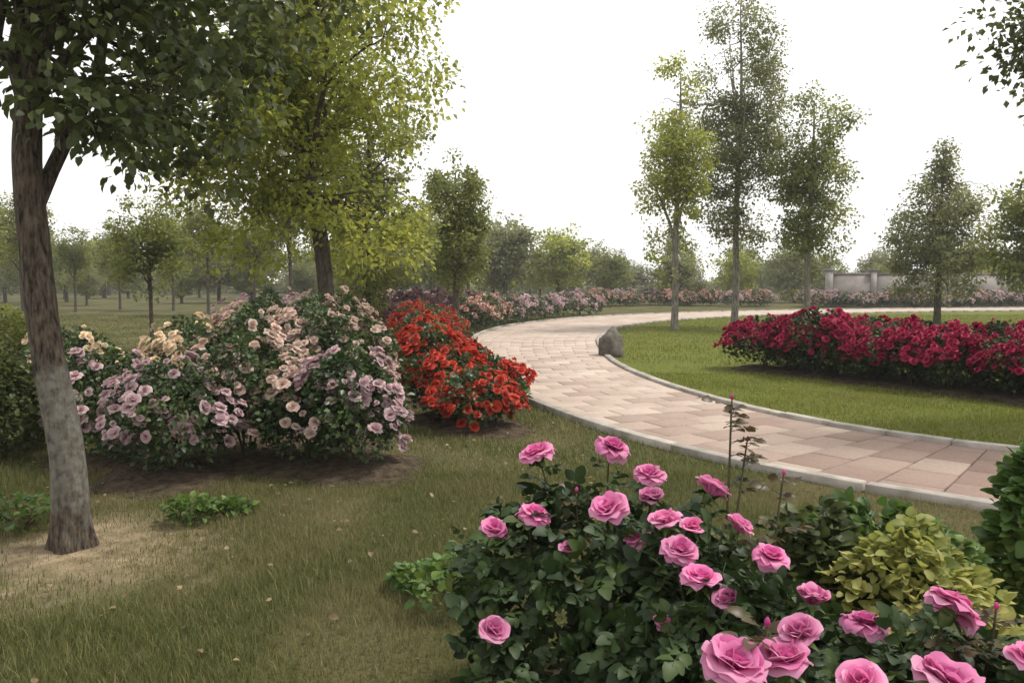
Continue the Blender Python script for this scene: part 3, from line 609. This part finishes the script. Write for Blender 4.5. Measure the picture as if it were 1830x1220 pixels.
tree('garden_tree','tree at the right reaching a leafy branch over the bright lawn',(gx(2075,8.6),8.6,0),None,
  [(0,0,-.05),(0,0,1),(-.05,0,2.2),(-.1,0,3.4),(-.1,0,5)],[.12,.105,.095,.07,.03],(0.25,0,4.3),(1.55,1.6,1.5),190,55,.085,'leaf_dark','bark',50,10,-.1,.32,freq=.9,
  extra=lambda r:[np.array([-1.15-q*.75,-.2,3.95+.2*q])+r.normal(0,.16,3) for q in r.random(22)]+[np.array([-1.25,-.2,3.35])+r.normal(0,.16,3) for q in range(9)])
tree('garden_tree','green tree at the wall behind the conical tree',(gx(1850,27),27,0),None,
  [(0,0,-.05),(0,0,1),(0,0,2),(0,0,3),(0,0,4.6)],[.12,.1,.09,.06,.02],(0,0,3.2),(1.7,1.6,2.0),190,50,.15,'leaf_olive','bark',51,10,-.05,.42,freq=.8)
# distant tree line
slim.scale=(.8,.8,.75)
bgp=[tree('background_tree','distant leafy tree in the tree line behind the garden',(0,0,0),'distant tree line',
  [(0,0,-.1),(0,0,1),(0,0,2.5),(.1,0,4),(0,0,5.5)],[.18,.15,.13,.08,.03],(0,0,(3.6,4.0,3.2,3.7)[i]),((2.6,2.0,2.9,2.2)[i],2.4,(2.7,3.4,2.2,3.0)[i]),(130,120,140,110)[i],40,.27,('leaf_far','leaf_olive','leaf_far','leaf_bright')[i],'bark',60+i,8,-.05,.75,freq=.55) for i in range(4)]
k=0
for d_,step,jit in ((62,3.4,1.4),(82,3.8,2),(105,4.4,3)):
    x=-.78*d_
    while x<.78*d_:
        px=915+x/d_*F
        sc0=rnd.choice((.55,.75,.9,1.0,1.1,1.25))*(d_/75)**.5
        if px>1090: sc0*=.72
        if not(1450<px<1600 and d_>80 and rnd.random()<.6):
            o=bgp[k] if k<4 else copy_tree(bgp[rnd.randrange(4)]); o.location=(x+rnd.uniform(-jit,jit),d_+rnd.uniform(-6,6),0); o.rotation_euler.z=rnd.uniform(0,6.28); o.scale=(sc0*rnd.uniform(.9,1.2),sc0,sc0*rnd.uniform(.8,1.1)); k+=1
        x+=step*rnd.uniform(.7,1.4)
# far undergrowth closing the tree line
n=26000; P=np.c_[rng.uniform(-105,105,n),rng.uniform(116,124,n),np.zeros(n)]
hh=2.6+1.0*np.sin(P[:,0]*.21)+.7*np.sin(P[:,0]*.57+1)+.5*np.sin(P[:,0]*1.3); hh=np.where(P[:,0]>14,hh*.75,hh); P[:,2]=rng.random(n)**.8*np.maximum(hh,.8)
o=stuff(link('far_woodland',MB().inst(RH,frames(rng.normal(0,1,(n,3)),np.array([[0,-.4,1.]])+rng.normal(0,.5,(n,3))),P,rng.uniform(.5,.9,n),np.clip(rng.normal(.45,.2,n),0,1)).mesh('far_woodland',M['leaf_far'])))
o['label']='low far undergrowth behind the distant tree line'; o['category']='woodland'
# boundary wall at the right
wl=root('boundary_wall',(gx(1480,55),55,0),'long low grey boundary wall behind the conical tree','wall')
def box(mb,x0,x1,y0,y1,z0,z1):
    V=[(x,y,z) for z in (z0,z1) for x,y in ((x0,y0),(x1,y0),(x1,y1),(x0,y1))]
    return mb.add(V,np.array([[3,2,1,0],[4,5,6,7],[0,1,5,4],[1,2,6,5],[2,3,7,6],[3,0,4,7]]))
for i in range(9):
    link('wall_panel',box(MB(),i*3+.2,i*3+2.8,-.1,.1,0,2.1).mesh('wall_panel',M['wall']),wl)
    link('coping',box(MB(),i*3+.2,i*3+2.8,-.18,.18,2.103,2.28).mesh('coping',M['coping']),wl)
    pr=link('pier',box(MB(),i*3-.2,i*3+.197,-.2,.2,0,2.4).mesh('pier',M['wall']),wl); link('pier_cap',box(MB(),i*3-.27,i*3+.267,-.27,.27,2.403,2.55).mesh('pier_cap',M['coping']),pr)
# ---------------------------------------------------------------- grass
BARE.extend([(gx(200,5.1),5.1,.5),(gx(120,4.7),4.7,.5),(gx(20,4.5),4.5,.5),(gx(110,4.05),4.05,.42)])
def blades(name,P,h,wd,m,seg,label):
    r=np.random.default_rng(len(P)); n=len(P); a=r.uniform(0,6.28,n); lean=r.uniform(.15,.9,n)
    H=h*r.uniform(.4,1.35,n)*(1+.45*np.sin(P[:,0]*2.3+1.1*np.sin(P[:,1]*1.7))*np.sin(P[:,1]*2.9+P[:,0])); W=wd*r.uniform(.6,1.3,n); dx,dy=np.cos(a),np.sin(a); sx,sy=-dy,dx
    var=np.clip(r.beta(2,2,n)*.9+.0,0,1); var=np.where(r.random(n)<.10,r.uniform(.85,1,n),var)
    z0=np.zeros(n)
    def pt(t,side): return np.stack([P[:,0]+dx*H*lean*t**2+side*sx*W*(1-t*.9),P[:,1]+dy*H*lean*t**2+side*sy*W*(1-t*.9),H*t*(1-.25*lean*t)],-1)
    mb=MB()
    if seg==1: V=np.stack([pt(0,-.5),pt(0,.5),pt(1,0)],1); F_=[np.arange(n)[:,None]*3+np.array([[0,1,2]])]; k=3
    else: V=np.stack([pt(0,-.5),pt(0,.5),pt(.55,-.5),pt(.55,.5),pt(1,0)],1); b_=np.arange(n)[:,None]*5; F_=[b_+np.array([[0,1,3,2]]),b_+np.array([[2,3,4]])]; k=5
    mb.add(V.reshape(-1,3),F_,np.repeat(var,k)); o=link(name,mb.mesh(name,m)); stuff(o); o['label']=label; o['category']='grass'; return o
def scatter(d0,d1,n,margin=.75):
    d_=np.sqrt(rng.uniform(d0*d0,d1*d1,n)); x=rng.uniform(-margin,margin,n)*d_; P=np.c_[x,d_]
    keep=~on_path(P,.03)&~in_beds(P,.08)
    for x,y,r_ in BARE: keep&=~((np.hypot(P[:,0]-x,P[:,1]-y)<r_*rng.uniform(.7,1.1,n))&(rng.random(n)<.66))
    return P[keep]
def right_side(P):   # island lawn inside the loop
    sub=SP[::10]; out=np.zeros(len(P),bool)
    for i in range(0,len(P),20000):
        q=P[i:i+20000]; dd=((q[:,None,:2]-sub[None,:,:2])**2).sum(-1); j=np.clip(dd.argmin(1),1,len(sub)-2); t_=sub[j+1,:2]-sub[j-1,:2]; v=q-sub[j,:2]
        out[i:i+20000]=(t_[:,0]*v[:,1]-t_[:,1]*v[:,0])<0
    return out
def density(P,lo,hi):
    v=np.array([noise.noise(Vector((x*1.3,y*1.3,.3))) for x,y in P]); return rng.random(len(P))<np.clip(lo+(v+.35)*(hi-lo)/.7,lo,hi)
near=scatter(1.9,6.6,270000); near=near[density(near,.5,1.0)]; rs=right_side(near)
blades('grass',near[~rs],.055,.0042,M['grass'],2,'dull olive grass with dry tan patches on the left lawn')
mid=scatter(6.4,14,200000); rs=right_side(mid)
blades('grass',mid[~rs],.055,.009,M['grass'],1,'olive grass of the left lawn around the rose bed')
far_=scatter(13.8,40,220000); rs2=right_side(far_)
blades('grass',far_[~rs2],.07,.022,M['grass'],1,'distant olive grass beyond the path bend')
isl=np.vstack([near[right_side(near)],mid[rs],far_[rs2]])
dI=np.hypot(isl[:,0],isl[:,1])
blades('grass',isl[dI<16],.045,.011,M['grass_bright'],1,'short bright yellow green grass on the lawn inside the path bend')
if (dI>=16).any(): blades('grass',isl[dI>=16],.06,.024,M['grass_bright'],1,'bright grass of the lawn behind the crimson roses')
# fallen leaves and petals on the left lawn
P=scatter(2.2,9,700); P=P[P[:,0]<1]; n=len(P); r=rng
o=link('fallen_leaves',MB().inst(LEAF,frames(np.c_[r.normal(0,1,(n,2)),r.normal(0,.2,n)],np.array([[0,0,1.]])+r.normal(0,.3,(n,3))),np.c_[P,r.uniform(.03,.055,n)],r.uniform(.02,.05,n),r.random(n)*.8).mesh('fallen_leaves',M['dry']))
stuff(o); o['label']='dry tan leaves scattered on the left lawn'; o['category']='leaves'
# weeds in the lawn
for i,(p,py,h,rad,lab) in enumerate(((330,915,.16,.17,'broad leaved green weed tuft between the trunk and the mixed bed'),(400,900,.10,.14,'low green weed tuft in front of the mauve roses'),(20,930,.22,.25,'green weed tuft left of the washed trunk'),(820,1075,.28,.24,'tall green weed tuft against the pink rose bush'),(740,1040,.12,.14,'small green weed tuft on the open lawn'))):
    d_=CAMZ*F/(py+25-505); shrub('weed',lab,(gx(p,d_),d_,0),h,rad,230,'leaf_green',.05,700+i,LEAF,'weed','weed tufts in the left lawn')

# ---------------------------------------------------------------- haze
hz=box(MB(),-160,160,-20,175,-1,16).mesh('haze',M['wall']); hz.materials.clear()
m=bpy.data.materials.new('haze'); m.use_nodes=True; t=m.node_tree; t.nodes.remove(t.nodes['Principled BSDF'])
pv=t.nodes.new('ShaderNodeVolumePrincipled'); pv.inputs['Color'].default_value=(.95,.95,.94,1); pv.inputs['Density'].default_value=.0009
t.links.new(pv.outputs[0],t.nodes['Material Output'].inputs['Volume']); hz.materials.append(m); stuff(link('haze',hz))
